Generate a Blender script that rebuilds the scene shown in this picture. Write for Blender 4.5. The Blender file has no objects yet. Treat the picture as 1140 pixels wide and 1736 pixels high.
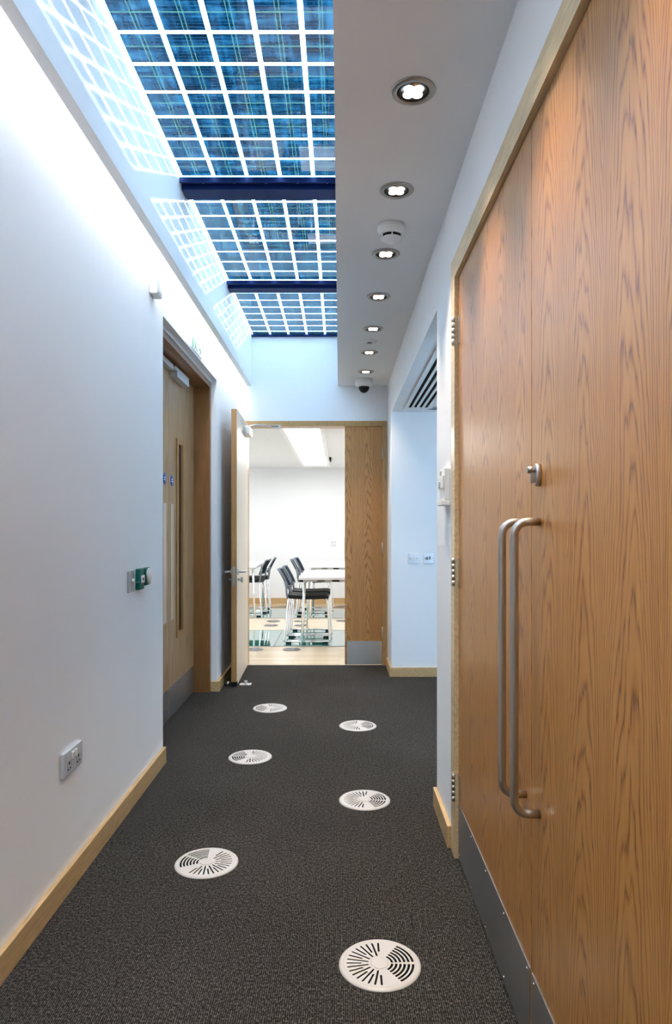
import bpy, bmesh, math, random
from math import pi, sin, cos, sqrt, radians as R
from mathutils import Vector, Matrix
random.seed(4)
S = 0.92            # survey units -> metres (eye height 1.42 u = 1.306 m)
scn = bpy.context.scene
col = scn.collection

# ------------------------------------------------------------------ camera, world, sun, exposure
F, W_, H_ = 1165.0, 1140.0, 1736.0
cd = bpy.data.cameras.new('camera'); cam = bpy.data.objects.new('camera', cd); col.objects.link(cam)
cam.location = (0, 0, 1.42*S); cam.rotation_euler = (pi/2, 0, 0)
cd.sensor_fit = 'VERTICAL'; cd.sensor_height = 36; cd.lens = 36*F/H_
cd.shift_x = -(576-570)/H_; cd.shift_y = (895-868)/H_
cd.clip_start = .02; cd.clip_end = 200
scn.camera = cam

SKY = (0.56, 0.76, 1.0); SKY_S = 8.0
w = bpy.data.worlds.new('sky'); scn.world = w; w.use_nodes = True
nt = w.node_tree; bg = nt.nodes['Background']
bg.inputs['Color'].default_value = (*SKY, 1); bg.inputs['Strength'].default_value = SKY_S
sd = bpy.data.lights.new('sun', 'SUN'); sun = bpy.data.objects.new('sun', sd); col.objects.link(sun)
sd.energy = 6.0; sd.angle = R(1.0); sd.color = (1, .96, .9)
sun.rotation_euler = Vector((.89, .87, .405)).to_track_quat('Z', 'Y').to_euler()
sun.location = (4, 4, 8)

DOWN_W, COVE_E, ROOM_E = 38.0, 54.0, 7.6
vs = scn.view_settings
vs.view_transform = 'Standard'; vs.look = 'None'; vs.gamma = 1; vs.exposure = 0.86
vs.use_curve_mapping = False

# ------------------------------------------------------------------ materials
def mat(name, color=(.8,.8,.8), rough=.5, metal=0, emis=None, es=0, coat=0, spec=.5, alpha=1):
    m = bpy.data.materials.new(name); m.use_nodes = True
    b = m.node_tree.nodes['Principled BSDF']
    b.inputs['Base Color'].default_value = (*color, 1)
    b.inputs['Roughness'].default_value = rough
    b.inputs['Metallic'].default_value = metal
    b.inputs['Coat Weight'].default_value = coat
    b.inputs['Coat Roughness'].default_value = .15
    b.inputs['Specular IOR Level'].default_value = spec
    if emis:
        b.inputs['Emission Color'].default_value = (*emis, 1)
        b.inputs['Emission Strength'].default_value = es
    return m
class NG:
    def __init__(s, m): s.t = m.node_tree; s.b = s.t.nodes['Principled BSDF']
    def n(s, ty, **k):
        nd = s.t.nodes.new(ty)
        for a, v in k.items(): setattr(nd, a, v)
        return nd
    def l(s, a, b): s.t.links.new(a, b)
    def val(s, sock, v):
        if hasattr(v, 'is_output') or isinstance(v, bpy.types.NodeSocket): s.l(v, sock)
        else: sock.default_value = v
    def m(s, op, a, b=0.0, c=0.0):
        nd = s.n('ShaderNodeMath', operation=op)
        s.val(nd.inputs[0], a); s.val(nd.inputs[1], b)
        if op in ('PINGPONG',): pass
        s.val(nd.inputs[2], c)
        return nd.outputs[0]
    def pos(s):
        g = s.n('ShaderNodeNewGeometry'); x = s.n('ShaderNodeSeparateXYZ'); s.l(g.outputs['Position'], x.inputs[0])
        return g.outputs['Position'], x.outputs
    def noise(s, vec, scale, detail=2, rough=.5, sc3=(1,1,1), dist=0):
        mp = s.n('ShaderNodeMapping'); mp.inputs['Scale'].default_value = sc3; s.l(vec, mp.inputs[0])
        nd = s.n('ShaderNodeTexNoise'); nd.inputs['Scale'].default_value = scale
        nd.inputs['Detail'].default_value = detail; nd.inputs['Roughness'].default_value = rough
        nd.inputs['Distortion'].default_value = dist
        s.l(mp.outputs[0], nd.inputs['Vector']); return nd.outputs['Fac']
    def ramp(s, fac, stops):
        r = s.n('ShaderNodeValToRGB'); s.l(fac, r.inputs[0]); e = r.color_ramp.elements
        while len(e) < len(stops): e.new(.5)
        for i, (p, c) in enumerate(stops): e[i].position = p; e[i].color = (*c, 1)
        return r.outputs[0]
    def mix(s, fac, a, b, bt='MIX'):
        nd = s.n('ShaderNodeMix', data_type='RGBA', blend_type=bt)
        s.val(nd.inputs[0], fac); s.val(nd.inputs[6], a); s.val(nd.inputs[7], b)
        return nd.outputs[2]
    def bump(s, h, strength=.2, dist=.002):
        nd = s.n('ShaderNodeBump'); nd.inputs['Strength'].default_value = strength
        nd.inputs['Distance'].default_value = dist; s.l(h, nd.inputs['Height']); s.l(nd.outputs[0], s.b.inputs['Normal'])

def plaster(name, c):
    m = mat(name, c, .85, spec=.25); g = NG(m); p, _ = g.pos()
    n1 = g.noise(p, 3, 3); n2 = g.noise(p, 260, 2)
    g.l(g.ramp(n1, [(.3, tuple(x*.985 for x in c)), (.7, c)]), g.b.inputs['Base Color'])
    g.bump(n2, .06, .001); return m
M_wall = plaster('white_plaster', (.88, .89, .90))
M_ceil = plaster('ceiling_plaster', (.88, .88, .88))
M_room = plaster('meeting_room_plaster', (.88, .89, .90))

def veneer(name, axis, strip, light, mid, dark, rough=.42, coat=.45, offset=0.0, freq=19.0):
    """crown-cut oak veneer, leaves `strip` wide laid side by side; arches point up"""
    m = mat(name, mid, rough, coat=coat); g = NG(m); p, o = g.pos()
    g.b.inputs['Coat Roughness'].default_value = .36
    y = o[axis]; z = o[2]
    yo = g.m('ADD', y, 20.0+offset)
    wob = g.noise(p, 1.0, 2, .5, (3, 3, .7))
    yw = g.m('ADD', yo, g.m('MULTIPLY', g.m('SUBTRACT', wob, .5), .05))
    u = g.m('PINGPONG', yw, strip/2)
    leaf = g.m('FLOOR', g.m('DIVIDE', yw, strip))
    ph = g.m('FRACT', g.m('MULTIPLY', leaf, .381))
    n1 = g.noise(p, 1.0, 4, .55, (9, 9, 1.6))
    u2 = g.m('MULTIPLY', g.m('MULTIPLY', u, u), .40/strip/strip*4)
    f = g.m('ADD', g.m('ADD', g.m('MULTIPLY', z, .42), u2), g.m('MULTIPLY', n1, .34))
    f = g.m('ADD', f, ph)
    ring = g.m('FRACT', g.m('MULTIPLY', f, freq))
    ring = g.m('POWER', g.m('ABSOLUTE', g.m('SUBTRACT', g.m('MULTIPLY', ring, 2.0), 1.0)), 3.2)
    fine = g.noise(p, 1.0, 3, .6, (260, 260, 5))
    fine2 = g.noise(p, 1.0, 2, .6, (70, 70, 1.2))
    big = g.noise(p, 1.0, 2, .5, (5, 5, .5))
    t = g.m('ADD', g.m('MULTIPLY', g.m('MULTIPLY', ring, g.m('ADD', g.m('MULTIPLY', fine, 1.7), -.15)), .85), g.m('MULTIPLY', fine, .40))
    t = g.m('ADD', t, g.m('MULTIPLY', fine2, .45))
    t = g.m('ADD', t, g.m('MULTIPLY', big, .18))
    c = g.ramp(g.m('MULTIPLY', t, .72), [(.34, light), (.58, mid), (.92, dark)])
    g.l(c, g.b.inputs['Base Color'])
    g.bump(fine, .10, .0006)
    return m
OL, OM, OD = (.52,.240,.055), (.38,.146,.023), (.12,.035,.005)
M_oakY = veneer('oak_veneer', 1, .22, OL, OM, OD)
M_oakX = veneer('oak_veneer_cross', 0, .18, (.50,.25,.08), (.38,.17,.048), (.21,.08,.02), rough=.4, coat=.2, offset=.075)
M_oakL = veneer('pale_oak_veneer', 1, .2, (.42,.26,.125), (.34,.20,.09), (.24,.125,.05), rough=.45, coat=.1, freq=5)
def plainwood(name, c, sc=(30,3,30), rough=.4):
    m = mat(name, c, rough, coat=.15); g = NG(m); p, _ = g.pos()
    n = g.noise(p, 3, 4, .6, sc)
    g.l(g.ramp(n, [(.3, tuple(x*.78 for x in c)), (.7, tuple(min(1, x*1.12) for x in c))]), g.b.inputs['Base Color'])
    return m
M_skirt = plainwood('skirting_oak', (.60,.40,.19))
M_frame = plainwood('frame_oak', (.72,.55,.32), (30,3,30))
M_frameE = plainwood('doorway_oak', (.47,.27,.095), (30,10,5))
M_frameV = plainwood('frame_oak_upright', (.42,.22,.075), (30,30,2))
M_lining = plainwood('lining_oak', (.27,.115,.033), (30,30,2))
M_edge = plainwood('door_edge_oak', (.40,.21,.07), (40,40,1.5))
M_pale = mat('pale_reflection_wood', (.84,.70,.54), .42, coat=0)  # varnished leaf face, the bright room's reflection put into its base colour
M_white = mat('white_plastic', (.82,.82,.80), .4)
M_whiteg = mat('grille_plastic', (.55,.53,.51), .4)
M_black = mat('black_void', (.012,.012,.012), .9, spec=.1)
M_blackp = mat('black_plastic', (.010,.011,.012), .6, spec=.25)
M_steel = mat('brushed_steel', (.56,.55,.53), .34, 1)
M_steelD = mat('kick_plate_steel', (.42,.42,.43), .42, 1)
M_satin = mat('satin_handle', (.50,.47,.43), .36, 1)
M_trim = mat('downlight_trim', (.40,.39,.37), .38, 1)
M_chrome = mat('chrome', (.86,.87,.9), .2, .85)
M_socket = mat('satin_socket_metal', (.66,.67,.70), .35, .25)
M_trimL = mat('bright_kick_plate', (.75,.73,.70), .38, .9)
M_alu = mat('painted_aluminium', (.62,.65,.68), .4, .5)
M_nickel = mat('hinge_nickel', (.62,.60,.56), .35, 1)
M_navy = mat('navy_steel_paint', (.003,.018,.10), .55, spec=.2)
M_green = mat('green_plastic', (.0,.11,.085), .5, spec=.2)
M_blue = mat('blue_sign', (.015,.10,.50), .4)
M_tabletop = mat('white_table_top', (.85,.86,.88), .3)
M_mesh = mat('grey_mesh', (.006,.012,.022), .7, spec=.2)
M_greyp = mat('grey_plastic', (.17,.20,.24), .45)
M_darkglass = mat('dark_glass', (.01,.012,.014), .12, spec=.25)
M_display = mat('display', (.12,.15,.14), .2)
M_signG = mat('muted_green_print', (.07,.30,.19), .5)  # muted green of the exit sign print
M_signY = mat('pale_yellow_print', (.70,.70,.42), .5)
M_signW = mat('sign_white', (.86,.88,.84), .4)
# carpet
M_carpet = mat('carpet', (.05,.05,.05), .95, spec=.1); g = NG(M_carpet); p, o = g.pos()
rib = g.m('SINE', g.m('MULTIPLY', o[0], 2*pi/.006))
seg = g.noise(p, 1, 2, .6, (210, 120, 1)); blot = g.noise(p, 1, 3, .7, (85, 85, 1)); big = g.noise(p, 1.4, 3)
h = g.m('ADD', g.m('MULTIPLY', rib, .10), g.m('MULTIPLY', seg, .9)); h = g.m('ADD', h, g.m('MULTIPLY', blot, .55))
h = g.m('ADD', h, g.m('MULTIPLY', big, .12))
g.l(g.ramp(h, [(.50, (.006,.0055,.005)), (.78, (.022,.0205,.019)), (1.0, (.12,.11,.10))]), g.b.inputs['Base Color'])
g.bump(h, .9, .004)
# blond wood floor of the meeting room
M_beech = mat('beech_floor', (.72,.56,.38), .22, coat=.5); g = NG(M_beech); p, o = g.pos()
br = g.n('ShaderNodeTexBrick'); g.l(p, br.inputs['Vector'])
br.inputs['Scale'].default_value = 1; br.inputs['Brick Width'].default_value = .9; br.inputs['Row Height'].default_value = .09
br.inputs['Mortar Size'].default_value = .0012
br.inputs['Color1'].default_value = (.80,.64,.44,1); br.inputs['Color2'].default_value = (.70,.54,.35,1); br.inputs['Mortar'].default_value = (.5,.36,.22,1)
g.l(br.outputs['Color'], g.b.inputs['Base Color'])
M_gfloor = mat('teal_glass_floor', (.012,.24,.21), .03, coat=1.0, spec=1.0)
M_gfloor.node_tree.nodes['Principled BSDF'].inputs['Coat IOR'].default_value = 1.9
M_gfloor.node_tree.nodes['Principled BSDF'].inputs['Coat Roughness'].default_value = .03
# acoustic ceiling
M_tile = mat('acoustic_ceiling', (.78,.79,.80), .9); g = NG(M_tile); p, o = g.pos()
n = g.noise(p, 60, 3, .7); g.l(g.ramp(n, [(.35,(.62,.63,.64)),(.5,(.80,.81,.82))]), g.b.inputs['Base Color'])
# skylight glass: clear pane + photovoltaic cells
def clear_glass(name, tint=(.93,.98,1)):
    m = bpy.data.materials.new(name); m.use_nodes = True; t = m.node_tree; t.nodes.clear()
    out = t.nodes.new('ShaderNodeOutputMaterial'); mx = t.nodes.new('ShaderNodeMixShader')
    fr = t.nodes.new('ShaderNodeFresnel'); gg = t.nodes.new('ShaderNodeNewGeometry')
    io = t.nodes.new('ShaderNodeMapRange'); io.inputs[3].default_value = 1.5; io.inputs[4].default_value = 1/1.5   # same reflectance on both sides
    t.links.new(gg.outputs['Backfacing'], io.inputs[0]); t.links.new(io.outputs[0], fr.inputs['IOR'])
    tr = t.nodes.new('ShaderNodeBsdfTransparent'); tr.inputs[0].default_value = (*tint, 1)
    gl = t.nodes.new('ShaderNodeBsdfGlossy'); gl.inputs['Roughness'].default_value = .01; gl.inputs['Color'].default_value = (.95,.98,1,1)
    t.links.new(fr.outputs[0], mx.inputs[0]); t.links.new(tr.outputs[0], mx.inputs[1]); t.links.new(gl.outputs[0], mx.inputs[2])
    t.links.new(mx.outputs[0], out.inputs[0]); return m
M_glass = clear_glass('clear_glass')
def cell_mat():
    m = mat('photovoltaic_cell', (.01,.05,.10), .25); g = NG(m); t = m.node_tree; p, o = g.pos()
    mp = g.n('ShaderNodeAttribute'); mp.attribute_name = 'cuv'; sp = g.n('ShaderNodeSeparateXYZ'); g.l(mp.outputs['Vector'], sp.inputs[0])
    cu, cv = sp.outputs[0], sp.outputs[1]
    def line(x, c, wd): return g.m('LESS_THAN', g.m('ABSOLUTE', g.m('SUBTRACT', x, c)), wd)
    bus_ghost = g.m('ADD', line(cu, .47, .012), line(cu, .57, .012)); bus_ghost = g.m('ADD', bus_ghost, line(cv, .42, .02))  # busbars and the second glazing's ghost reflection, painted as greenish lines
    fingers = g.m('LESS_THAN', g.m('FRACT', g.m('MULTIPLY', cv, 9)), .10)
    n = g.noise(p, 1, 3, .6, (5, 26, 1)); n2 = g.noise(p, 1, 2, .6, (45, 3, 1))
    k = g.m('ADD', g.m('MULTIPLY', n, .6), g.m('MULTIPLY', n2, .4))
    c = g.ramp(k, [(.36, (.0,.002,.005)), (.50, (.0004,.010,.021)), (.66, (.008,.042,.066))])
    c = g.mix(g.m('MULTIPLY', fingers, .35), c, (.03,.08,.11,1)); c = g.mix(g.m('MULTIPLY', bus_ghost, .65), c, (.04,.08,.05,1))
    tr = g.n('ShaderNodeBsdfTransparent'); g.l(c, tr.inputs[0])
    mx = g.n('ShaderNodeMixShader'); mx.inputs[0].default_value = .10
    out = [n_ for n_ in t.nodes if n_.type == 'OUTPUT_MATERIAL'][0]
    g.l(tr.outputs[0], mx.inputs[1]); g.l(g.b.outputs[0], mx.inputs[2]); g.l(mx.outputs[0], out.inputs[0])
    return m
M_cell = cell_mat()
def emit(name, c, s):
    m = bpy.data.materials.new(name); m.use_nodes = True; t = m.node_tree; t.nodes.clear()
    o = t.nodes.new('ShaderNodeOutputMaterial'); e = t.nodes.new('ShaderNodeEmission')
    e.inputs[0].default_value = (*c, 1); e.inputs[1].default_value = s; t.links.new(e.outputs[0], o.inputs[0]); return m
M_led = emit('warm_led', (1,.84,.66), 3.2); M_cove = emit('cove_tube', (.97,.98,1), COVE_E)
M_troff = emit('troffer_diffuser', (.97,.98,1), ROOM_E)

# ------------------------------------------------------------------ mesh helpers (coordinates in survey units)
class MB:
    def __init__(s): s.bm = bmesh.new()
    def box(s, x0, x1, y0, y1, z0, z1, bev=0, mtx=None):
        r = bmesh.ops.create_cube(s.bm, size=1)['verts']
        for v in r:
            v.co = Vector(((x0+x1)/2+v.co.x*(x1-x0), (y0+y1)/2+v.co.y*(y1-y0), (z0+z1)/2+v.co.z*(z1-z0)))
        if bev:
            ed = list({e for v in r for e in v.link_edges})
            q = bmesh.ops.bevel(s.bm, geom=ed, offset=bev, segments=2, affect='EDGES', profile=.6)
            r = list({v for f in q['faces'] for v in f.verts} | {v for v in r if v.is_valid})
        if mtx:
            for v in r: v.co = mtx @ v.co
        return s
    def tube(s, pts, r, seg=14, caps=True):
        pts = [Vector(p) for p in pts]; rings = []
        up = None
        for i, p in enumerate(pts):
            d = (pts[min(i+1, len(pts)-1)]-pts[max(i-1, 0)]).normalized()
            if up is None:
                a = Vector((0,0,1)) if abs(d.z) < .9 else Vector((1,0,0)); up = (a-d*a.dot(d)).normalized()
            else: up = (up-d*up.dot(d)).normalized()
            b = d.cross(up); rr = r[i] if isinstance(r, (list, tuple)) else r
            rings.append([s.bm.verts.new(p+(up*cos(2*pi*k/seg)+b*sin(2*pi*k/seg))*rr) for k in range(seg)])
        for a, b in zip(rings, rings[1:]):
            for k in range(seg): s.bm.faces.new((a[k], a[(k+1)%seg], b[(k+1)%seg], b[k])).smooth = True
        if caps: s.bm.faces.new(rings[0][::-1]); s.bm.faces.new(rings[-1])
        return s
    def lathe(s, prof, c, axis='Z', seg=40, sy=1):
        """prof: list of (radius, height) revolved about axis through c"""
        rings = []
        for (r, h) in prof:
            ring = []
            for k in range(seg):
                a = 2*pi*k/seg; u, v = r*cos(a), r*sin(a)*sy
                co = {'Z': (u, v, h), 'X': (h, u, v), 'Y': (v, h, u)}[axis]
                ring.append(s.bm.verts.new(Vector(c)+Vector(co)))
            rings.append(ring)
        for a, b in zip(rings, rings[1:]):
            for k in range(seg): s.bm.faces.new((a[k], a[(k+1)%seg], b[(k+1)%seg], b[k])).smooth = True
        if prof[0][0] > 1e-6: s.bm.faces.new(rings[0][::-1])
        if prof[-1][0] > 1e-6: s.bm.faces.new(rings[-1])
        return s
    def prism(s, poly, vec):
        a = [s.bm.verts.new(p) for p in poly]; b = [s.bm.verts.new(Vector(p)+Vector(vec)) for p in poly]
        n = len(a); s.bm.faces.new(a[::-1]); s.bm.faces.new(b)
        for i in range(n): s.bm.faces.new((a[i], a[(i+1)%n], b[(i+1)%n], b[i]))
        return s
    def build(s, name, m, parent=None, recalc=True):
        if recalc: bmesh.ops.recalc_face_normals(s.bm, faces=s.bm.faces)
        me = bpy.data.meshes.new(name)
        vs_ = [v.co for v in s.bm.verts]
        lo = Vector([min(v[i] for v in vs_) for i in range(3)]); hi = Vector([max(v[i] for v in vs_) for i in range(3)])
        org = Vector(((lo.x+hi.x)/2, (lo.y+hi.y)/2, lo.z))
        for v in s.bm.verts: v.co = (v.co-org)*S
        s.bm.to_mesh(me); s.bm.free(); me.materials.append(m)
        o = bpy.data.objects.new(name, me); col.objects.link(o)
        o.location = org*S
        if parent:
            o.parent = parent; pw = Vector(parent['_w']); o.location = org*S-pw
        o['_w'] = tuple(org*S)
        return o
def tag(o, label, cat, group=None, kind=None):
    o['label'] = label; o['category'] = cat
    if group: o['group'] = group
    if kind: o['kind'] = kind
    return o
def empty(name, loc=(0,0,0)):
    o = bpy.data.objects.new(name, None); col.objects.link(o); o.empty_display_size = .05
    o.location = Vector(loc)*S; o['_w'] = tuple(Vector(loc)*S); return o
def place(o, loc, rz=0): o.location = Vector(loc)*S; o.rotation_euler.z = rz; return o
def dup(root):
    r = root.copy(); col.objects.link(r)
    for ch in list(root.children):
        c = ch.copy(); col.objects.link(c); c.parent = r
        for q in list(ch.children):
            d = q.copy(); col.objects.link(d); d.parent = c
    return r
def struct(name, mb, m, label, cat): return tag(mb.build(name, m), label, cat, kind='structure')
def holed_plate(outer, holes, z0, z1):
    """flat plate (outer loop, hole loops in local xy) extruded from z0 to z1, as an MB"""
    cu = bpy.data.curves.new('tmp', 'CURVE'); cu.dimensions = '2D'; cu.fill_mode = 'BOTH'; cu.extrude = (z1-z0)/2
    for loop in [outer]+holes:
        sp = cu.splines.new('POLY'); sp.points.add(len(loop)-1); sp.use_cyclic_u = True
        for i, (x, y) in enumerate(loop): sp.points[i].co = (x, y, 0, 1)
    ob = bpy.data.objects.new('tmp', cu); col.objects.link(ob)
    me = bpy.data.meshes.new_from_object(ob.evaluated_get(bpy.context.evaluated_depsgraph_get()))
    mb = MB(); mb.bm.from_mesh(me); bmesh.ops.remove_doubles(mb.bm, verts=mb.bm.verts, dist=1e-6)
    for v in mb.bm.verts: v.co.z += (z0+z1)/2
    bpy.data.objects.remove(ob); bpy.data.curves.remove(cu); bpy.data.meshes.remove(me)
    return mb

# ------------------------------------------------------------------ key dimensions
XL, XR, YE = -1.07, .497, 7.10      # corridor walls, end wall
ZC, ZG = 2.888, 3.41                # ceiling, skylight glass
XS0, XS1 = -.91, -.018              # light shaft sides
YB = -2.6                           # back of corridor
YR = 12.96; ZRC = 2.555             # meeting room far wall / ceiling

# ------------------------------------------------------------------ structure
struct('floor', MB().box(-2.2, .72, YB-.2, YE+.02, -.1, 0).box(.72, 3.2, 3.3, YE, -.1, 0), M_carpet, 'dark grey-brown ribbed carpet running the length of the corridor', 'carpet')
struct('floor', MB().box(-4.2, 3.2, YE+.02, YR+.2, -.1, -.002), M_beech, 'blond plank wood floor of the meeting room beyond the doorway', 'floor')
struct('wall_left', MB()
    .box(-1.25, XL, YB, 4.16, 0, 3.12)
    .box(-1.12, XL, 4.16, 5.99, 2.705, 3.12).box(-1.36, -1.12, 4.16, 5.99, 2.685, 3.12)
    .box(-1.36, XL, 5.99, YE, 0, 3.12).box(-1.36, -1.25, 3.9, 4.16, 0, 3.12)
    .box(-1.36, -1.12, 4.16, 4.19, 0, 2.685)
    .box(-1.9, -1.8, 3.9, 6.3, 0, 2.8).box(-1.8, -1.36, 3.9, 4.0, 0, 2.8).box(-1.8, -1.36, 6.2, 6.3, 0, 2.8).box(-1.9, -1.36, 3.9, 6.3, 2.8, 2.9),
    M_wall, 'long white plastered wall on the left washed by hidden light along its top', 'wall')
struct('wall_right', MB()
    .box(XR, .72, 3.045, 3.504, 0, ZC).box(XR, .72, .64, 3.045, 2.588, ZC).box(XR, .72, YB, .64, 0, ZC)
    .box(.62, .72, .64, 3.045, 0, 2.588)
    .box(XR, 3.2, 6.57, YE, 0, ZC).box(XR, .62, 3.504, 6.57, 2.53, ZC)
    .box(.72, 1.2, 3.4, 3.504, 0, 2.53).box(2.8, 3.2, 3.4, 3.504, 0, 2.53).box(1.2, 2.8, 3.4, 3.504, 0, 1.0).box(1.2, 2.8, 3.4, 3.504, 2.0, 2.53)
    .box(3.1, 3.2, 3.504, 6.57, 0, 2.53),
    M_wall, 'white plastered wall on the right with the big oak doors and the alcove', 'wall')
struct('wall_end', MB()
    .box(-4.2, -1.0, YE, 7.25, 0, 2.523).box(-4.2, 3.2, YE, 7.25, 2.523, 3.45).box(.488, 3.2, YE, 7.25, 0, 2.523),
    M_wall, 'white end wall around and above the meeting room doorway', 'wall')
struct('wall_back', MB().box(-1.25, .72, YB-.15, YB, 0, 3.45), M_wall, 'white wall behind the viewpoint', 'wall')
struct('ceiling', MB().box(XS1, .72, YB, YE, ZC, ZG).box(.62, 3.2, 3.504, 6.57, 2.53, ZC+.1).box(XS0, XS1, YB, -1.02, ZC, ZG),
    M_ceil, 'flat white corridor ceiling carrying the row of round downlights', 'ceiling')
struct('trim_1', MB().box(-.955, XS0, YB, YE, ZC, ZG).box(-1.25, -.955, YB, YE, 3.12, ZG), M_wall,
    'narrow white bulkhead forming the left side of the skylight shaft, sunlit with a grid pattern', 'bulkhead')
# meeting room shell
struct('wall_far', MB().box(-4.2, 3.2, YR, YR+.15, 0, ZRC), M_room, 'plain white far wall of the meeting room', 'wall')
struct('wall_west', MB().box(-4.2, -4.05, 7.25, YR, 0, ZRC), M_room, 'white side wall of the meeting room hidden behind the open leaf', 'wall')
struct('wall_east', MB().box(3.05, 3.2, 7.25, YR, 0, ZRC), M_room, 'white side wall of the meeting room hidden behind the narrow leaf', 'wall')
struct('ceiling', MB().box(-4.2, 3.2, 7.25, YR+.15, ZRC, 2.7), M_tile, 'speckled white acoustic ceiling of the meeting room', 'ceiling')

# skirting boards
def skirt(name, mb, label): return struct(name, mb, M_skirt, label, 'skirting board')
skirt('baseboard_left', MB().box(XL, -1.05, YB, 4.165, 0, .095, .003), 'pale oak skirting board along the long left wall below the double socket')
skirt('baseboard_left', MB().box(-1.118, -1.04, 5.962, 5.99, 0, .088, .002).box(XL, -1.045, 5.99, YE-.002, 0, .088, .002), 'short pale oak skirting board between the fire door and the open leaf')
skirt('baseboard_right', MB().box(.478, XR, 3.046, 3.51, 0, .098, .003), 'short pale oak skirting board beside the big double door frame')
skirt('baseboard_right', MB().box(XR+.0, 3.1, 6.55, 6.57, 0, .088, .002).box(.478, XR, 6.55, YE-.03, 0, .088, .002), 'pale oak skirting board along the back of the alcove')
skirt('baseboard_far', MB().box(-4.0, 3.0, YR-.02, YR, 0, .10), 'oak skirting board at the foot of the meeting room far wall')

# ------------------------------------------------------------------ skylight
P, C0 = 1.63, .19
def cells(s0):
    mb = MB(); bm = mb.bm; lay = bm.verts.layers.float_vector.new('cuv')
    for i in range(5):
        xa = .039-.188*(i+1)+.009; xb = xa+.167 if i else -.012
        for j in range(8):
            ya = s0+C0*j+.009; yb = ya+.170
            v = []
            for (x, y, a, b) in ((xa,ya,0,0),(xb,ya,1,0),(xb,yb,1,1),(xa,yb,0,1)):
                q = bm.verts.new((x, y, ZG+.008)); q[lay] = (a, b, 0); v.append(q)
            bm.faces.new(v)
    return mb
sky_labels = {-3: 'rear-most photovoltaic roof light panel behind the viewpoint', -2: 'photovoltaic roof light panel over the viewpoint',
    -1: 'largest glass skylight panel with blue solar cells at the top of the picture', 0: 'middle glass skylight panel of blue solar cells between the two navy beams',
    1: 'farthest glass skylight panel of blue solar cells above the end wall'}
for k in range(-3, 2):
    s0 = 4.02+P*k
    y1 = s0+1.61 if k < 1 else 7.24
    root = empty('skylight_panel', (-.43, s0+.8, ZG))
    tag(root, sky_labels[k], 'skylight', 'solar cell skylight panels')
    MB().box(-.925, .08, s0, y1, ZG+.001, ZG+.018).build('glass_pane', M_glass, root)
    cells(s0 if k < 1 else s0).build('solar_cells', M_cell, root, recalc=False)
bl = {-2: 'navy steel beam over the viewpoint', -1: 'navy steel skylight beam just above the picture edge', 0: 'nearer navy blue steel beam crossing the skylight', 1: 'farther, smaller navy blue steel beam crossing the skylight', 2: 'navy blue edge beam where the skylight meets the end wall'}
for k in range(-2, 3):
    s0 = 4.02+P*k; a, b = s0-.125, s0+.085
    if k == 2: a, b = 7.06, 7.098
    root = empty('skylight_beam', ((XS0+XS1)/2, (a+b)/2, ZG-.04)); tag(root, bl[k], 'beam', 'navy skylight beams')
    if k < 2:
        MB().box(XS0+.001, XS1-.001, a, b, ZG-.012, ZG-.0005).box(XS0+.001, XS1-.001, a+.055, b-.045, ZG-.045, ZG-.012)\
            .box(XS0+.001, XS1-.001, a, a+.012, ZG-.03, ZG-.012).box(XS0+.001, XS1-.001, b-.012, b, ZG-.03, ZG-.012).build('channel', M_navy, root)
        for xx in (-.78, -.6, -.42, -.24, -.07):
            MB().lathe([(.009, 0), (.009, -.006), (.005, -.009), (0, -.009)], (xx, a+.03, ZG-.012), seg=10).build('bolt', M_alu, root)
    else:
        MB().box(XS0+.001, XS1-.001, a, b, ZG-.018, ZG-.0005).build('channel', M_navy, root)
# cove lamp hidden in the slot behind the bulkhead
root = empty('cove_light', (-.975, 2.3, 3.09)); tag(root, 'linear lamp hidden in the slot along the top of the left wall', 'lamp')
MB().box(-.99, -.956, YB+.1, YE-.05, 3.085, 3.118).build('housing', M_alu, root)
MB().box(-.998, -.991, YB+.1, YE-.05, 3.088, 3.116).build('tube', M_cove, root)

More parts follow.
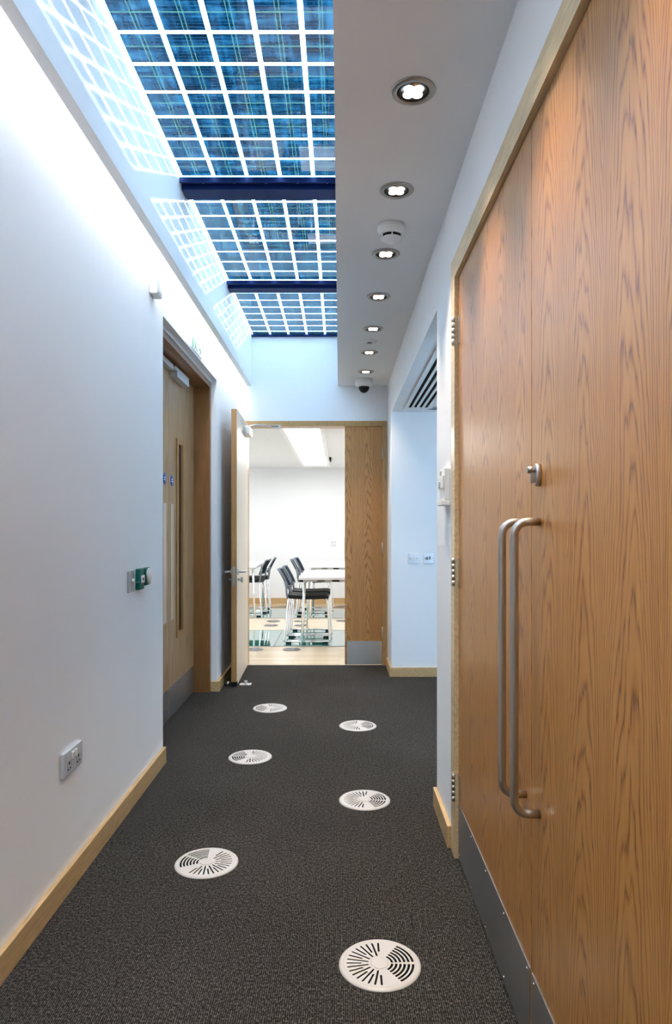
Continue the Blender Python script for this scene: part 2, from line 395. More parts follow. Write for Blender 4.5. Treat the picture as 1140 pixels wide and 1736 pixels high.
# ------------------------------------------------------------------ left fire door set
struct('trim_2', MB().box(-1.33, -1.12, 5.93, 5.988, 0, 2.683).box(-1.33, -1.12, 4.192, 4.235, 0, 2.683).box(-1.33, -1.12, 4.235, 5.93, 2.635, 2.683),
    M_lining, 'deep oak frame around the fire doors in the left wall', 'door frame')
def fire_leaf(name, y0, y1, near, label):
    XD = -1.26
    root = empty(name, (XD-.022, (y0+y1)/2, .01)); tag(root, label, 'door', kind='structure')
    vy = (5.32, 5.50) if not near else (4.60, 4.78); vz = (.60, 2.085)
    mb = MB()
    mb.box(XD-.045, XD, y0, vy[0], .008, 2.63).box(XD-.045, XD, vy[1], y1, .008, 2.63).box(XD-.045, XD, vy[0], vy[1], .008, vz[0]).box(XD-.045, XD, vy[0], vy[1], vz[1], 2.63)
    mb.build('leaf', M_oakL, root)
    t = .028
    MB().box(XD-.03, XD+.012, vy[0]-t, vy[0]+.012, vz[0]-t, vz[1]+t, .002).box(XD-.03, XD+.012, vy[1]-.012, vy[1]+t, vz[0]-t, vz[1]+t, .002)\
        .box(XD-.03, XD+.012, vy[0]+.012, vy[1]-.012, vz[0]-t, vz[0]+.012).box(XD-.03, XD+.012, vy[0]+.012, vy[1]-.012, vz[1]-.012, vz[1]+t).build('glazing_bead', M_frameV, root)
    MB().box(XD-.010, XD-.005, vy[0]+.012, vy[1]-.012, vz[0]+.012, vz[1]-.012).build('vision_glass', M_darkglass, root)
    kp = MB().box(XD, XD+.003, y0+.012, y1-.012, .012, .24).build('kick_plate', M_steelD, root)
    for yy in (y0+.03, (y0+y1)/2, y1-.03):
        for zz in (.03, .222): MB().lathe([(.006, .003), (.004, .0055), (0, .006)], (XD, yy, zz), 'X', 8).build('screw', M_chrome, kp)
    py = (5.115, 5.205) if not near else (4.90, 4.99)
    MB().box(XD, XD+.003, py[0], py[1], .73, 1.60, .001).build('push_plate', M_steel, root)
    sc = (XD, 5.16 if not near else 4.945, 1.775)
    sg = MB().lathe([(.042, 0), (.042, .002), (0, .002)], sc, 'X', 28).build('fire_door_sign', M_blue, root)
    MB().box(XD+.002, XD+.003, sc[1]-.024, sc[1]+.024, sc[2]+.006, sc[2]+.012).box(XD+.002, XD+.003, sc[1]-.026, sc[1]+.026, sc[2]-.01, sc[2]-.004).build('sign_text', M_signW, sg)
    if not near:
        cl = MB().box(XD, XD+.055, 5.11, 5.50, 2.545, 2.615, .004).build('door_closer', M_alu, root)
        MB().lathe([(.028, 0), (.028, .035), (.022, .04), (0, .04)], (XD+.03, 5.085, 2.585), 'Z', 20).build('closer_cap', M_steel, cl)
    else:
        MB().box(XD, XD+.045, 4.45, 5.02, 2.575, 2.615, .004).build('closer_track', M_alu, root)
    return root
fire_leaf('door_1', 5.064, 5.928, False, 'pale oak fire door leaf in the left recess with slim dark vision panel and steel kick plate')
fire_leaf('door_2', 4.237, 5.060, True, 'nearer fire door leaf mostly hidden behind the long left wall corner')

# ------------------------------------------------------------------ end doorway
struct('trim_3', MB().box(.445, .488, YE-.012, 7.26, 0, 2.523).box(-.995, -.955, YE-.012, 7.26, 0, 2.523).box(-.955, .445, YE-.012, 7.26, 2.470, 2.523),
    M_frameE, 'oak frame around the doorway to the meeting room', 'door frame')
# open leaf, hinged at left jamb and swung into the corridor
hinge = Vector((-.945, YE-.02, 0)); ang = math.atan2(6.14-7.08, -.917+.945)   # direction from hinge to free edge
root = empty('door_3', hinge); tag(root, 'tall open door leaf swung back towards the left wall, face coloured pale for its reflection, and lever handle', 'door', kind='structure')
Lw = .945
def leafbox(mb, a0, a1, t0, t1, z0, z1, bev=0):
    """a along the leaf from the hinge, t across (0 = room-side face seen from the corridor centre, + to the left)"""
    d = Vector((cos(ang), sin(ang), 0)); nrm = Vector((-1, 0, 0)); nrm = (nrm-d*nrm.dot(d)).normalized()
    M = Matrix(((d.x, nrm.x, 0, hinge.x), (d.y, nrm.y, 0, hinge.y), (0, 0, 1, 0), (0, 0, 0, 1)))
    return mb.box(a0, a1, t0, t1, z0, z1, bev, M), M
mb, LM = leafbox(MB(), 0, Lw, .002, .050, .012, 2.482); mb.build('leaf', M_edge, root)
mb, _ = leafbox(MB(), 0, Lw-.001, 0, .002, .012, 2.482); o = mb.build('door_face', M_pale, root); o['label'] = 'face turned to the corridor with a pale reflection painted into its colour'
mb, _ = leafbox(MB(), Lw, Lw+.003, .012, .040, .90, 1.075, .001); lp = mb.build('lock_plate', M_steel, root)
for t0, t1, s_ in ((-.065, 0, -1), (.05, .115, 1)):
    base = 0 if s_ < 0 else .05
    pts = [LM @ Vector((Lw-.06, base, 1.025)), LM @ Vector((Lw-.06, base+s_*.05, 1.025)), LM @ Vector((Lw-.068, base+s_*.062, 1.025)), LM @ Vector((Lw-.20, base+s_*.062, 1.022))]
    h = MB().tube(pts, .0095).build('lever_handle', M_steel, root)
    q = [LM @ Vector((Lw-.06, base, 1.025)), LM @ Vector((Lw-.06, base+s_*.01, 1.025))]
    MB().tube(q, .028, 20).build('rose', M_steel, h)
    q = [LM @ Vector((Lw-.06, base, .955)), LM @ Vector((Lw-.06, base+s_*.03, .955))]
    tb = MB().tube(q, .011)
    if s_ < 0: mb2, _ = leafbox(tb, Lw-.066, Lw-.054, base-.045, base-.028, .93, .975)
    tb.build('thumb_turn', M_steel, root)
mb, _ = leafbox(MB(), .12, .40, -.058, 0, 2.335, 2.415, .004); cl = mb.build('door_closer', M_steel, root)
MB().tube([LM @ Vector((.16, -.04, 2.41)), LM @ Vector((.16, -.04, 2.45)), LM @ Vector((.15, -.09, 2.46)), Vector((-.62, YE-.05, 2.462))], .008).build('closer_arm', M_steel, cl)
mb, _ = leafbox(MB(), Lw-.05, Lw+.004, -.002, .052, .012, .045); mb.build('bottom_bolt', M_blackp, root)
# arm shoe on the frame head
tag(MB().box(-.70, -.60, YE-.06, YE-.012, 2.44, 2.475, .004).build('closer_bracket', M_nickel), 'small steel closer bracket under the oak frame head', 'bracket')
t = empty('door_holder', (-.87, 6.22, 0)); tag(t, 'small steel door holder on the carpet at the foot of the open leaf', 'door stop')
MB().box(-.905, -.80, 6.19, 6.27, 0, .006, .002).build('floor_plate', M_chrome, t)
MB().tube([(-.85, 6.23, .006), (-.85, 6.23, .035)], .014).build('post', M_steel, t)
tag(MB().lathe([(.02, 0), (.022, .02), (.016, .035), (0, .038)], (-1.005, 6.2, 0), seg=18).build('door_stop', M_steel), 'small round floor stop left of the open leaf against the skirting', 'door stop')
# narrow closed leaf
root = empty('door_4', (.25, YE+.01, 0)); tag(root, 'narrow closed oak door leaf right of the doorway with steel kick plate', 'door', kind='structure')
MB().box(.055, .443, YE-.004, YE+.042, .01, 2.468).build('leaf', M_oakX, root)
kp = MB().box(.075, .438, YE-.007, YE-.004, .012, .252).build('kick_plate', M_trimL, root)
MB().box(.052, .058, YE+.005, YE+.03, 1.10, 1.32).build('strike_plate', M_steel, root)
for zz in (2.19, 1.21, .34):
    hg = MB().box(.437, .447, YE-.012, YE-.004, zz-.06, zz+.06).tube([(.442, YE-.014, zz-.06), (.442, YE-.014, zz+.06)], .006, 10).build('hinge', M_nickel, root)

# ------------------------------------------------------------------ big right double doors
XD = .512
struct('trim_4', MB().box(.494, .62, 2.952, 3.044, 0, 2.587).box(.494, .62, .642, .73, 0, 2.587).box(.494, .62, .73, 2.952, 2.498, 2.587),
    M_frame, 'pale oak frame around the big double doors on the right', 'door frame')
def big_leaf(name, y0, y1, hy, far, label):
    root = empty(name, (XD+.022, (y0+y1)/2, .01)); tag(root, label, 'door', kind='structure')
    MB().box(XD, XD+.044, y0, y1, .008, 2.493, .0012).build('leaf', M_oakY, root)
    kp = MB().box(XD-.003, XD, y0+.006, y1-.008, .012, .242).build('kick_plate', M_steelD, root)
    n = 5
    for i in range(n):
        yy = y0+.03+(y1-y0-.06)*i/(n-1)
        for zz in (.03, .226): MB().lathe([(.005, 0), (.0035, -.002), (0, -.0025)], (XD-.003, yy, zz), 'X', 8).build('screw', M_chrome, kp)
    # D pull handle
    za, zb, xo, r = .690, 1.436, XD-.066, .0108
    pts = [Vector((XD, hy, zb))]
    rad = .035
    for k in range(7):
        a = pi/2*k/6; pts.append(Vector((xo+rad-rad*sin(a), hy, zb-rad+rad*cos(a))))
    for k in range(7):
        a = pi/2*k/6; pts.append(Vector((xo+rad-rad*cos(a), hy, za+rad-rad*sin(a))))
    pts.append(Vector((XD, hy, za)))
    MB().tube(pts, r, 20).build('pull_handle', M_satin, root)
    if not far:
        lk = MB().lathe([(.0165, 0), (.0165, -.012), (.0145, -.014), (0, -.014)], (XD, 1.752, 1.555), 'X', 32, sy=1.75).build('lock_escutcheon', M_steel, root)
        MB().tube([(XD-.014, 1.752, 1.568), (XD-.034, 1.752, 1.568)], .009, 18).box(XD-.026, XD-.014, 1.7465, 1.7575, 1.535, 1.568, .002).build('lock_cylinder', M_satin, lk)
    if far:
        for zz in (2.266, 1.231, .306):
            hb = MB().box(.484, .494, 2.957, 2.968, zz-.06, zz+.06)
            for q in range(5): hb.tube([(.489, 2.952, zz-.06+q*.024+.001), (.489, 2.952, zz-.06+q*.024+.023)], .008, 12)
            hb.box(XD-.004, XD+.001, 2.915, 2.95, zz-.06, zz+.06).build('hinge', M_nickel, root)
    return root
big_leaf('door_5', 1.834, 2.948, 1.885, True, 'farther leaf of the big oak double doors, hinged beside the white wall')
big_leaf('door_6', .732, 1.829, 1.754, False, 'nearest oak door leaf filling the right edge, with the round cylinder lock')

# ------------------------------------------------------------------ alcove fittings
root = empty('air_slot_diffuser', (.73, 5.2, 2.52)); tag(root, 'white linear air diffuser with four dark slots in the alcove ceiling', 'air diffuser')
mb = MB()
slots = [(.628, .655), (.676, .703), (.726, .753), (.776, .803)]
edges = [.595]+[v for s_ in slots for v in s_]+[.85]
for i in range(0, len(edges), 2): mb.box(edges[i], edges[i+1], 3.9, 6.29, 2.518, 2.5295)
mb.box(.595, .85, 6.29, 6.33, 2.518, 2.5295).box(.595, .85, 3.86, 3.9, 2.518, 2.5295).build('frame', M_white, root)
for a, b in slots: MB().box(a, b, 3.9, 6.29, 2.525, 2.5295).build('slot', M_black, root)
struct('added_window', MB().box(1.2, 1.25, 3.42, 3.48, 1.0, 2.0).box(2.75, 2.8, 3.42, 3.48, 1.0, 2.0).box(1.25, 2.75, 3.42, 3.48, 1.0, 1.05).box(1.25, 2.75, 3.42, 3.48, 1.95, 2.0).box(1.98, 2.02, 3.42, 3.48, 1.05, 1.95),  # unseen window, added so that sky light reaches the alcove
    M_alu, 'aluminium window added out of view to light the alcove from its near side', 'window')
wg = MB().box(1.25, 2.75, 3.447, 3.453, 1.05, 1.95).build('added_window_pane', M_glass, bpy.data.objects['added_window'])

# wall plates in alcove
def plate(x, z, label, kind):
    r = empty('wall_switch' if kind == 'switch' else 'fused_spur', (x, 6.57, z)); tag(r, label, 'switch' if kind == 'switch' else 'socket')
    MB().box(x-.048, x+.048, 6.560, 6.569, z-.048, z+.048, .003).build('plate', M_socket, r)
    if kind == 'switch':
        for dx in (-.015, .015): MB().box(x+dx-.011, x+dx+.011, 6.554, 6.560, z-.018, z+.018, .002).build('rocker', M_white, r)
    else:
        MB().box(x+.006, x+.016, 6.554, 6.560, z-.012, z+.02, .002).build('rocker', M_blackp, r)
        MB().box(x-.03, x-.004, 6.557, 6.560, z-.014, z+.014, .002).build('fuse_holder', M_greyp, r)
    for dx in (-.036, .036): MB().lathe([(.004, 0), (.003, -.002), (0, -.002)], (x+dx, 6.56, z), 'Y', 8).build('screw', M_blackp, r)
plate(.705, 1.13, 'steel switch plate with two white rockers, left of the pair in the alcove', 'switch')
plate(.852, 1.13, 'steel fused spur plate, right of the pair in the alcove', 'spur')

# white wall controller by the big door
r = empty('wall_controller', (.497, 3.15, 1.52)); tag(r, 'white wall-mounted controller box with flap beside the big door frame', 'controller')
MB().box(.470, .4965, 3.08, 3.215, 1.545, 1.69, .004).build('housing', M_white, r)
MB().box(.462, .470, 3.082, 3.213, 1.60, 1.655, .002).build('front_cover', M_white, r)
MB().box(.458, .4965, 3.078, 3.217, 1.522, 1.545, .004).build('bottom_lip', M_white, r)
MB().box(.4685, .470, 3.17, 3.20, 1.662, 1.68).build('display', M_display, r)
MB().box(.4605, .462, 3.15, 3.20, 1.604, 1.609).box(.4605, .462, 3.15, 3.20, 1.614, 1.619).box(.4605, .462, 3.15, 3.20, 1.624, 1.629).build('vent_slots', M_greyp, r)

# ------------------------------------------------------------------ left wall fittings
r = empty('double_socket', (XL, 2.72, .46)); tag(r, 'brushed metal double socket low on the left wall above the skirting', 'socket')
MB().box(XL+.0005, XL+.016, 2.626, 2.818, .458, .553, .004).build('plate', M_socket, r)
for yy in (2.675, 2.769):
    MB().box(XL+.016, XL+.0175, yy-.018, yy+.018, .47, .513).build('socket_insert', M_alu, r)
    MB().box(XL+.0175, XL+.0185, yy-.004, yy+.004, .500, .510).box(XL+.0175, XL+.0185, yy-.016, yy-.008, .480, .485).box(XL+.0175, XL+.0185, yy+.008, yy+.016, .480, .485).build('pin_holes', M_black, r)
for yy in (2.708, 2.736): MB().box(XL+.016, XL+.024, yy-.009, yy+.009, .514, .540, .002).build('rocker', M_white, r)

r = empty('key_switch', (XL, 3.51, 1.1)); tag(r, 'grey key switch plate with white knob and wire, left of the green boxes', 'switch')
MB().box(XL+.0005, XL+.006, 3.463, 3.56, 1.092, 1.20, .002).build('plate', M_steelD, r)
MB().lathe([(.006, 0), (.006, .004), (.012, .006), (.012, .012), (.008, .016), (0, .017)], (XL+.006, 3.515, 1.148), 'X', 18).build('knob', M_white, r)
MB().tube([(XL+.016, 3.518, 1.14), (XL+.018, 3.56, 1.137), (XL+.024, 3.598, 1.14)], .0018, 6).build('wire', M_steel, r)
r = empty('release_box', (XL, 3.63, 1.09)); tag(r, 'square green emergency door release box beside the grey key switch', 'call point')
MB().box(XL+.0005, XL+.026, 3.595, 3.672, 1.095, 1.205, .004).build('housing', M_green, r)
MB().box(XL+.026, XL+.030, 3.612, 3.668, 1.13, 1.17, .001).build('break_panel', M_white, r)
MB().lathe([(.008, 0), (.008, .002), (0, .002)], (XL+.030, 3.64, 1.15), 'X', 12).build('press_dot', M_black, r)
r = empty('release_button', (XL, 3.73, 1.1)); tag(r, 'green exit button unit with round grey face, nearest the recess corner', 'push button')
MB().box(XL+.0005, XL+.010, 3.684, 3.782, 1.10, 1.215, .002).build('back_plate', M_white, r)
MB().box(XL+.010, XL+.030, 3.688, 3.776, 1.11, 1.205, .006).build('housing', M_green, r)
MB().lathe([(.044, 0), (.044, .006), (.040, .009), (0, .009)], (XL+.030, 3.732, 1.158), 'X', 30).build('button_face', M_nickel, r)

r = empty('motion_sensor', (XL, 3.91, 2.735)); tag(r, 'white motion sensor high on the left wall before the door recess', 'sensor')
MB().box(XL+.0005, XL+.05, 3.85, 3.965, 2.735, 2.862, .014).build('housing', M_white, r)
MB().box(XL+.05, XL+.052, 3.875, 3.94, 2.75, 2.80, .001).build('lens_window', M_signW, r)
MB().lathe([(.003, 0), (.003, .002), (0, .002)], (XL+.05, 3.90, 2.83), 'X', 8).build('indicator', M_greyp, r)

r = empty('exit_sign', (XL, 5.12, 2.73)); tag(r, 'exit sign with pale green running figure above the left fire doors', 'sign')
sb = MB().box(XL+.0005, XL+.006, 4.94, 5.31, 2.725, 2.88, .001).build('sign_board', M_signW, r)
mb = MB()
mb.box(XL+.006, XL+.007, 4.955, 5.02, 2.732, 2.80)
mb.prism([(XL+.006, 5.04, 2.735), (XL+.006, 5.06, 2.735), (XL+.006, 5.10, 2.77), (XL+.006, 5.085, 2.80), (XL+.006, 5.06, 2.79)], (.001, 0, 0))
mb.prism([(XL+.006, 5.085, 2.76), (XL+.006, 5.13, 2.735), (XL+.006, 5.145, 2.74), (XL+.006, 5.10, 2.78)], (.001, 0, 0))
mb.lathe([(.010, 0), (.010, .001), (0, .001)], (XL+.006, 5.11, 2.797), 'X', 12)
mb.prism([(XL+.006, 5.18, 2.765), (XL+.006, 5.235, 2.765), (XL+.006, 5.235, 2.735), (XL+.006, 5.29, 2.77), (XL+.006, 5.235, 2.80), (XL+.006, 5.235, 2.778), (XL+.006, 5.18, 2.778)], (.001, 0, 0))
mb.build('pictogram', M_signG, r)
MB().box(XL+.006, XL+.007, 4.97, 5.27, 2.835, 2.862).build('upper_print', M_signY, r)

# ------------------------------------------------------------------ ceiling fittings
def make_downlight():
    r = empty('downlight')
    MB().lathe([(.055, -.0005), (.075, -.0005), (.0755, -.003), (.072, -.006), (.056, -.008), (.0535, -.004), (.0535, .0)], (0,0,0), seg=48).build('trim_ring', M_trim, r)
    MB().lathe([(.0535, -.0008), (.0535, -.005), (.049, -.006), (.047, -.003), (.045, -.003), (.045, -.0008)], (0,0,0), seg=40).build('inner_ring', M_blackp, r)
    MB().lathe([(.045, -.001), (.045, -.003), (0, -.003)], (0,0,0), seg=36).build('reflector', M_chrome, r)
    for k in range(4):
        a = pi/4+k*pi/2
        MB().lathe([(.018, -.003), (.017, -.0065), (.010, -.009), (0, -.0095)], (.022*cos(a), .022*sin(a), 0), seg=20).build('led_lens', M_led, r)
    ld = bpy.data.lights.new('downlight_beam', 'SPOT'); ld.energy = DOWN_W; ld.color = (1, .80, .58); ld.spot_size = R(76); ld.spot_blend = 1.0; ld.shadow_soft_size = .03
    lo = bpy.data.objects.new('downlight_beam', ld); col.objects.link(lo); lo.parent = r; lo.location = (0, 0, -.03)
    return r
dl = make_downlight()
DLY = [2.308, 2.985, 3.678, 4.357, 5.06, 5.74, 6.45]
DLL = ['largest round downlight, nearest the viewer in the corridor ceiling', 'second nearest round downlight, just before the large smoke detector',
       'third round downlight, directly beyond the large smoke detector', 'fourth round downlight, middle one of the seven in the corridor ceiling',
       'fifth round downlight, just before the tiny flat ceiling disc', 'sixth round downlight, just beyond the tiny flat ceiling disc',
       'smallest round downlight, farthest and next to the dome camera']
for i, y in enumerate(DLY):
    o = dl if i == 0 else dup(dl)
    place(o, (.2476, y, ZC)); tag(o, DLL[i], 'downlight', 'round ceiling downlights in the corridor')
for y in (1.63, .95, .27, -.5, -1.3):
    o = place(dup(dl), (.2476, y, ZC)); tag(o, 'round downlight '+{1.63:'out of the top of the picture, nearest before the viewpoint', .95:'second out of the top of the picture before the viewpoint', .27:'directly overhead of the viewpoint', -.5:'just behind the viewpoint', -1.3:'farthest behind the viewpoint'}[y], 'downlight', 'round downlights behind the viewpoint')
o = place(dup(dl), (.885, 6.36, 2.53)); tag(o, 'round downlight in the alcove ceiling beside the slotted air diffuser', 'downlight')
for ch in list(o.children):
    if ch.type == 'LIGHT': bpy.data.objects.remove(ch)
    elif ch.name.startswith('led_lens'): ch.data = ch.data.copy(); ch.data.materials[0] = M_greyp

r = empty('smoke_detector', (.252, 3.34, ZC)); tag(r, 'large white smoke detector with dark slot between the second and third downlights', 'smoke detector')
MB().lathe([(.068, -.0005), (.068, -.022), (.060, -.040), (.054, -.048)], (.252, 3.34, ZC), seg=40).build('base', M_white, r)
MB().lathe([(.046, -.040), (.046, -.066)], (.252, 3.34, ZC), seg=36).build('sensing_chamber', M_black, r)
MB().lathe([(.053, -.062), (.046, -.068), (.026, -.080), (.014, -.086), (.010, -.093), (0, -.094)], (.252, 3.34, ZC), seg=40).build('cap', M_white, r)
for k in range(6):
    a = pi/2+k*pi/3; MB().tube([(.252+.053*cos(a), 3.34+.053*sin(a), ZC-.045), (.252+.052*cos(a), 3.34+.052*sin(a), ZC-.066)], .003, 8).build('rib', M_white, r)
r = empty('ceiling_sensor', (.237, 5.41, ZC)); tag(r, 'tiny flat round sensor disc between the fifth and sixth downlights', 'sensor')
MB().lathe([(.055, -.0005), (.053, -.006), (.03, -.010), (0, -.010)], (.237, 5.41, ZC), seg=30).build('disc', M_white, r)
MB().lathe([(.022, -.0095), (.018, -.014), (0, -.015)], (.237, 5.41, ZC), seg=20).build('lens', M_greyp, r)
r = empty('dome_camera', (.242, 6.80, ZC)); tag(r, 'white dome security camera with dark bubble at the far end of the ceiling', 'camera')
MB().lathe([(.088, -.0005), (.090, -.055), (.080, -.070), (.058, -.074)], (.242, 6.80, ZC), seg=36).build('mount', M_white, r)
MB().lathe([(.055, -.072), (.054, -.085), (.047, -.105), (.030, -.124), (.012, -.132), (0, -.133)], (.242, 6.80, ZC), seg=30).build('dome', M_darkglass, r)

# ------------------------------------------------------------------ floor air grilles
def slot_loop(p0, p1, wd, n=5):
    d = Vector((p1[0]-p0[0], p1[1]-p0[1])).normalized(); a = math.atan2(d.y, d.x); L = []
    for k in range(n+1): t = a+pi/2+pi*k/n; L.append((p0[0]+wd*cos(t), p0[1]+wd*sin(t)))
    for k in range(n+1): t = a-pi/2+pi*k/n; L.append((p1[0]+wd*cos(t), p1[1]+wd*sin(t)))
    return L
def make_grille():
    r = empty('floor_air_grille')
    RO = .1335; holes = []
    n = 17
    for k in range(n):
        a = pi/2+pi*k/(n-1); ri = .040 if k % 2 else .062
        holes.append(slot_loop((ri*cos(a), ri*sin(a)), (.106*cos(a), .106*sin(a)), .0033))
    for j in range(6):
        rr = .040+.0135*j
        for (a0, a1) in ((R(3), R(56)), (R(-56), R(-3))):
            wd = .0040; L = []
            for k in range(13): a = a0+(a1-a0)*k/12; L.append(((rr+wd)*cos(a), (rr+wd)*sin(a)))
            for k in range(13): a = a1+(a0-a1)*k/12; L.append(((rr-wd)*cos(a), (rr-wd)*sin(a)))
            holes.append(L)
    outer = [(.118*cos(2*pi*k/64), .118*sin(2*pi*k/64)) for k in range(64)]
    holed_plate(outer, holes, .0055, .0072).build('grille_plate', M_whiteg, r)
    MB().lathe([(.1182, .0005), (.1182, .0068), (.1205, .0078), (.128, .007), (RO, .0025), (RO, .0005)], (0,0,0), seg=64).build('outer_ring', M_whiteg, r)
    MB().lathe([(.117, .0006), (.117, .0012), (0, .0012)], (0,0,0), seg=48).build('dust_basket', M_black, r)
    MB().lathe([(.030, .0071), (.029, .0085), (.024, .0088), (0, .0088)], (0,0,0), seg=32).build('hub', M_whiteg, r)
    return r
gr = make_grille()
G = [(.131, 2.232, 0, 'largest round white floor air grille, nearest the viewer on the right'),
     (-.563, 2.909, R(150), 'nearest floor air grille on the left side of the carpet'),
     (.1306, 3.58, R(-8), 'middle floor air grille of the right-hand row, level with the double door frame'),
     (-.553, 4.252, R(175), 'middle floor air grille of the left-hand row, near the wall corner'),
     (.131, 4.923, R(5), 'farthest floor air grille of the right-hand row on the carpet'),
     (-.5475, 5.405, R(190), 'smallest floor air grille on the carpet, beside the left fire doors')]
for i, (x, y, a, lb) in enumerate(G):
    o = gr if i == 0 else dup(gr); place(o, (x, y, 0), a); tag(o, lb, 'floor vent', 'round floor air grilles in the corridor carpet')
M_grilleG = mat('grey_grille', (.22,.22,.22), .5, 0)
RG = [(-.56, 8.03, 'grey floor grille in the wood floor right before the table leg'), (-.995, 8.03, 'grey floor grille in the wood floor beside the open door leaf'),
      (-1.00, 10.02, 'grey floor grille between the glass strips, front one of the left pair'), (-1.005, 10.47, 'grey floor grille between the glass strips, rear one of the left pair'),
      (-.56, 10.02, 'grey floor grille between the glass strips, front one behind the near chairs'), (-.59, 10.47, 'grey floor grille between the glass strips, rear one behind the near chairs'),
      (-1.02, 12.45, 'tiny grey floor grille close to the meeting room far wall'), (.05, 10.5, 'tiny grey floor grille partly cut off by the narrow oak leaf, nearer one'), (.05, 12.45, 'tiny grey floor grille partly cut off by the narrow oak leaf, farther one')]
for i, (x, y, lb) in enumerate(RG):
    if i == 0:
        g1 = dup(gr); g1.name = 'floor_air_grille'
        for ch in g1.children:
            if ch.data.materials[0] == M_whiteg: ch.data = ch.data.copy(); ch.data.materials[0] = M_grilleG
        o = g1
    else: o = dup(g1)
    place(o, (x, y, -.0015), R(180*i)); o.scale = (.8, .8, .8); tag(o, lb, 'floor vent', 'grey floor grilles in the meeting room')

# ------------------------------------------------------------------ meeting room
n = 0
PXS = [(-3.19, -1.99), (-1.99, -.79), (-.79, .41), (.41, 1.61)]
pname = ['far left', 'left', 'middle', 'right']
for (ya, yb, rn) in ((8.25, 9.53, 'nearer'), (10.84, 12.30, 'farther')):
    for i, (a, b) in enumerate(PXS):
        o = MB().box(a+.004, b-.004, ya, yb, -.02, .002).build('glass_floor_panel', M_gfloor)
        tag(o, ['hidden teal glass floor panel left of the open leaf', 'teal glass floor panel beside the open leaf', 'teal glass floor panel under the tables in the middle', 'hidden teal glass floor panel behind the narrow leaf'][i]+', '+rn+' strip', 'glass floor', 'glass floor panels in the meeting room', 'structure')
M_strip = mat('floor_strip', (.25,.27,.28), .4, .8)
struct('trim_5', MB().box(-3.19, 1.61, 8.235, 8.25, -.01, .003).box(-3.19, 1.61, 9.53, 9.545, -.01, .003).box(-3.19, 1.61, 10.825, 10.84, -.01, .003).box(-3.19, 1.61, 12.3, 12.315, -.01, .003).box(-.794, -.786, 8.25, 9.53, -.01, .003).box(-.794, -.786, 10.84, 12.3, -.01, .003),
       M_strip, 'thin metal edging strips around the glass floor panels', 'trim')

def make_chair():
    r = empty('meeting_chair')
    # local: faces +X, side frames at y = +-.235
    def shell(fn, nu, nv, th):
        mb = MB(); A = []; B = []
        for i in range(nu+1):
            ra = []; rb = []
            for j in range(nv+1):
                p, nn = fn(i/nu, j/nv); ra.append(mb.bm.verts.new(p)); rb.append(mb.bm.verts.new(p-nn*th))
            A.append(ra); B.append(rb)
        for i in range(nu):
            for j in range(nv):
                mb.bm.faces.new((A[i][j], A[i+1][j], A[i+1][j+1], A[i][j+1])).smooth = True
                mb.bm.faces.new((B[i][j], B[i][j+1], B[i+1][j+1], B[i+1][j])).smooth = True
        for i in range(nu):
            mb.bm.faces.new((A[i][0], B[i][0], B[i+1][0], A[i+1][0])); mb.bm.faces.new((A[i][nv], A[i+1][nv], B[i+1][nv], B[i][nv]))
        for j in range(nv):
            mb.bm.faces.new((A[0][j], A[0][j+1], B[0][j+1], B[0][j])); mb.bm.faces.new((A[nu][j], B[nu][j], B[nu][j+1], A[nu][j+1]))
        return mb
    def seat(u, v):
        x = -.25+.51*u; y = (v-.5)*.46*(1-.06*(1-u)); z = .590+.008*cos(pi*(v-.5)*2)*-1+.012*sin(pi*u)*-1+(.0 if u < .85 else -.018*((u-.85)/.15)**2)
        return Vector((x, y, z)), Vector((0, 0, 1))
    shell(seat, 12, 8, .045).build('seat', M_blackp, r)
    def back(u, v):
        z = .675+.225*u; y = (v-.5)*.40*(1+.06*u-.10*max(0, u-.8)); x = -.255-.085*u-.03*u*u+.06*((v-.5)*2)**2*.6
        return Vector((x, y, z)), Vector((1, 0, .3)).normalized()
    bk = shell(back, 10, 10, .010).build('backrest', M_mesh, r)
    pts = []
    for k in range(11): pts.append(back(0, k/10)[0])
    for k in range(1, 11): pts.append(back(k/10, 1)[0])
    for k in range(1, 11): pts.append(back(1, 1-k/10)[0])
    for k in range(1, 10): pts.append(back(1-k/10, 0)[0])
    pts.append(pts[0])
    MB().tube([p+Vector((-.006, 0, 0)) for p in pts], .011, 8).build('back_frame', M_greyp, bk)
    for s_ in (-1, 1):
        y = .232*s_
        MB().tube([(-.235, y, .555), (-.25, y*.96, .62), (-.255, y*.9, .69), (-.275, y*.86, .76)], .012, 10).build('back_support', M_greyp, r)
        MB().tube([(-.225, y, .55), (-.275, y, .045), (-.283, y, .028)], .011, 10).build('leg', M_chrome, r)
        MB().tube([(.245, y, .55), (.252, y, .50), (.278, y, .045), (.283, y, .028)], .011, 10).build('leg', M_chrome, r)
        MB().tube([(-.283, y, .025), (.283, y, .025)], .010, 10).build('sled_rail', M_chrome, r)
        for xx in (-.225, .225): MB().box(xx-.035, xx+.035, y-.014, y+.014, .001, .024, .004).build('glider', M_blackp, r)
    MB().tube([(-.22, -.232, .545), (-.22, .232, .545)], .010, 8).tube([(.235, -.232, .545), (.235, .232, .545)], .010, 8).build('seat_frame', M_chrome, r)
    return r
ch = make_chair()
CH = [(-.40, 8.65, 0, 'nearest black chair with chrome sled legs at the end of the front table'),
      (-.385, 9.22, 0, 'black chair directly behind the nearest one at the front table'),
      (-.43, 11.22, R(2), 'nearer of two black chairs at the rear table by the far wall'),
      (-.40, 11.75, R(-3), 'farthest black chair of the pair at the rear table by the far wall'),
      (-1.50, 11.22, pi+R(-4), 'nearer black chair at the left table beside the open leaf, facing left'),
      (-1.46, 11.78, pi+R(4), 'farther black chair at the left table beside the open leaf, facing left')]
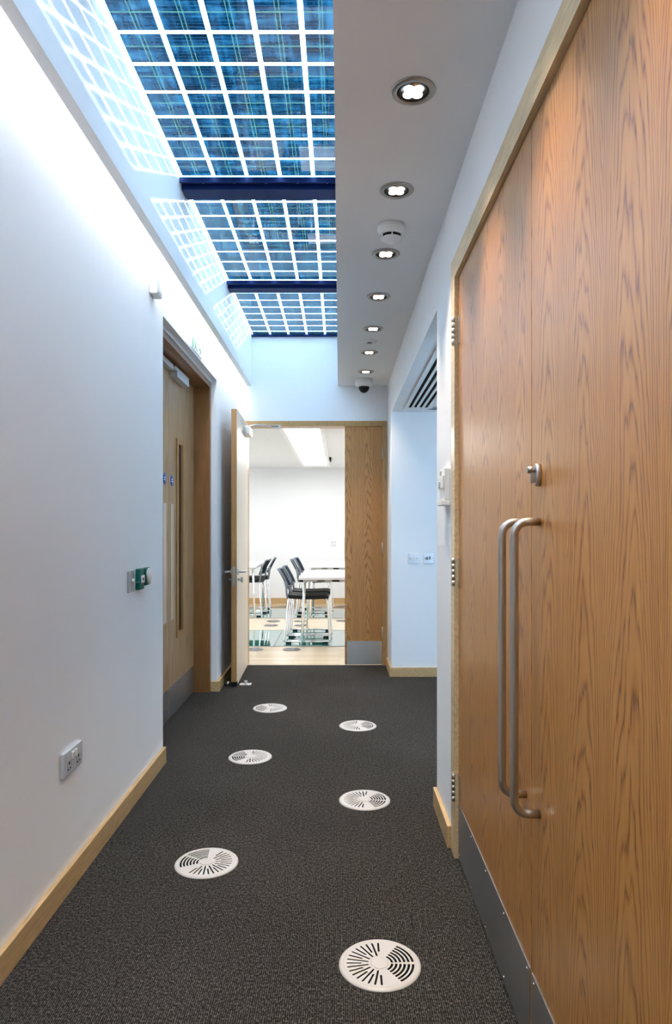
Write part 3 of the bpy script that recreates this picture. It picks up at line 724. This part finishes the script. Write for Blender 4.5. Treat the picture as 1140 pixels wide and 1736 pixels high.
for i, (x, y, a, lb) in enumerate(CH):
    o = ch if i == 0 else dup(ch); place(o, (x, y, .002), a); tag(o, lb, 'chair', 'black chrome-legged chairs in the meeting room')

def make_table(W=1.5, D=1.4):
    r = empty('meeting_table')
    MB().box(0, W, 0, D, .795, .825, .003).build('table_top', M_tabletop, r)
    fr = MB().box(.05, W-.05, .06, .085, .765, .795).box(.05, W-.05, D-.085, D-.06, .765, .795).box(.05, .075, .085, D-.085, .765, .795).box(W-.075, W-.05, .085, D-.085, .765, .795).build('under_frame', M_alu, r)
    for xx in (.22, .40, .62): MB().box(xx, xx+.09, .045, .06, .768, .79, .003).build('clip', M_greyp if xx != .40 else M_blackp, fr)
    for (x, y) in ((.065, .075), (W-.065, .075), (.065, D-.075), (W-.065, D-.075)):
        sx = -1 if x < W/2 else 1
        MB().tube([(x, y, .765), (x+sx*.03, y, .0)], [.019, .014], 12).build('leg', M_chrome, r)
        # splay outwards
    return r
tb = make_table()
tb2 = dup(tb); tb3 = dup(tb)
tag(place(tb, (-.49, 8.24, .002)), 'nearest white meeting table seen through the doorway, its right end hidden by the narrow leaf', 'table', 'white meeting tables')
tag(place(tb2, (-.50, 10.75, .002)), 'rear white meeting table behind the nearest one', 'table', 'white meeting tables')
tag(place(tb3, (-2.80, 10.75, .002)), 'left white meeting table mostly hidden behind the open leaf', 'table', 'white meeting tables')

def troffer(x0, x1, label):
    r = empty('ceiling_light', ((x0+x1)/2, 9.9, ZRC-.03)); tag(r, label, 'ceiling light', 'long ceiling lights in the meeting room')
    MB().box(x0, x0+.05, 7.5, 12.36, ZRC-.045, ZRC-.001).box(x1-.05, x1, 7.5, 12.36, ZRC-.045, ZRC-.001).box(x0+.05, x1-.05, 11.98, 12.36, ZRC-.045, ZRC-.001)\
        .box(x0+.05, x1-.05, 7.5, 7.53, ZRC-.045, ZRC-.001).box(x0+.05, x1-.05, 8.93, 8.98, ZRC-.04, ZRC-.001).box(x0+.05, x1-.05, 10.38, 10.43, ZRC-.04, ZRC-.001).build('frame', M_white, r)
    for a, b in ((7.53, 8.93), (8.98, 10.38), (10.43, 11.98)): MB().box(x0+.05, x1-.05, a, b, ZRC-.02, ZRC-.003).build('diffuser', M_troff, r)
troffer(-.67, -.17, 'long white ceiling light with three glowing panels seen through the doorway')
troffer(-2.9, -2.4, 'long ceiling light added out of sight on the left to brighten the meeting room')  # unseen light added on the left as an extra source for the room
troffer(1.6, 2.1, 'long ceiling light added out of sight on the right to brighten the meeting room')  # its counterpart on the right, likewise added for brightness
tag(MB().box(-.16, -.135, 11.0, 11.35, ZRC-.05, ZRC-.001, .003).build('ceiling_clip', M_blackp), 'small black fitting on the ceiling at the right edge of the long light', 'fitting')
r = empty('wall_plate', (-.115, YR, 1.12)); tag(r, 'small pale wall plate on the meeting room far wall', 'switch')
MB().box(-.165, -.065, YR-.012, YR-.0005, 1.07, 1.17, .003).build('plate', mat('plate_grey', (.68,.69,.70), .4), r)
for dx in (-.02, .02): MB().box(-.115+dx-.013, -.115+dx+.013, YR-.016, YR-.012, 1.10, 1.14, .002).build('rocker', M_signW, r)

for o in bpy.data.objects:
    if '_w' in o.keys(): del o['_w']
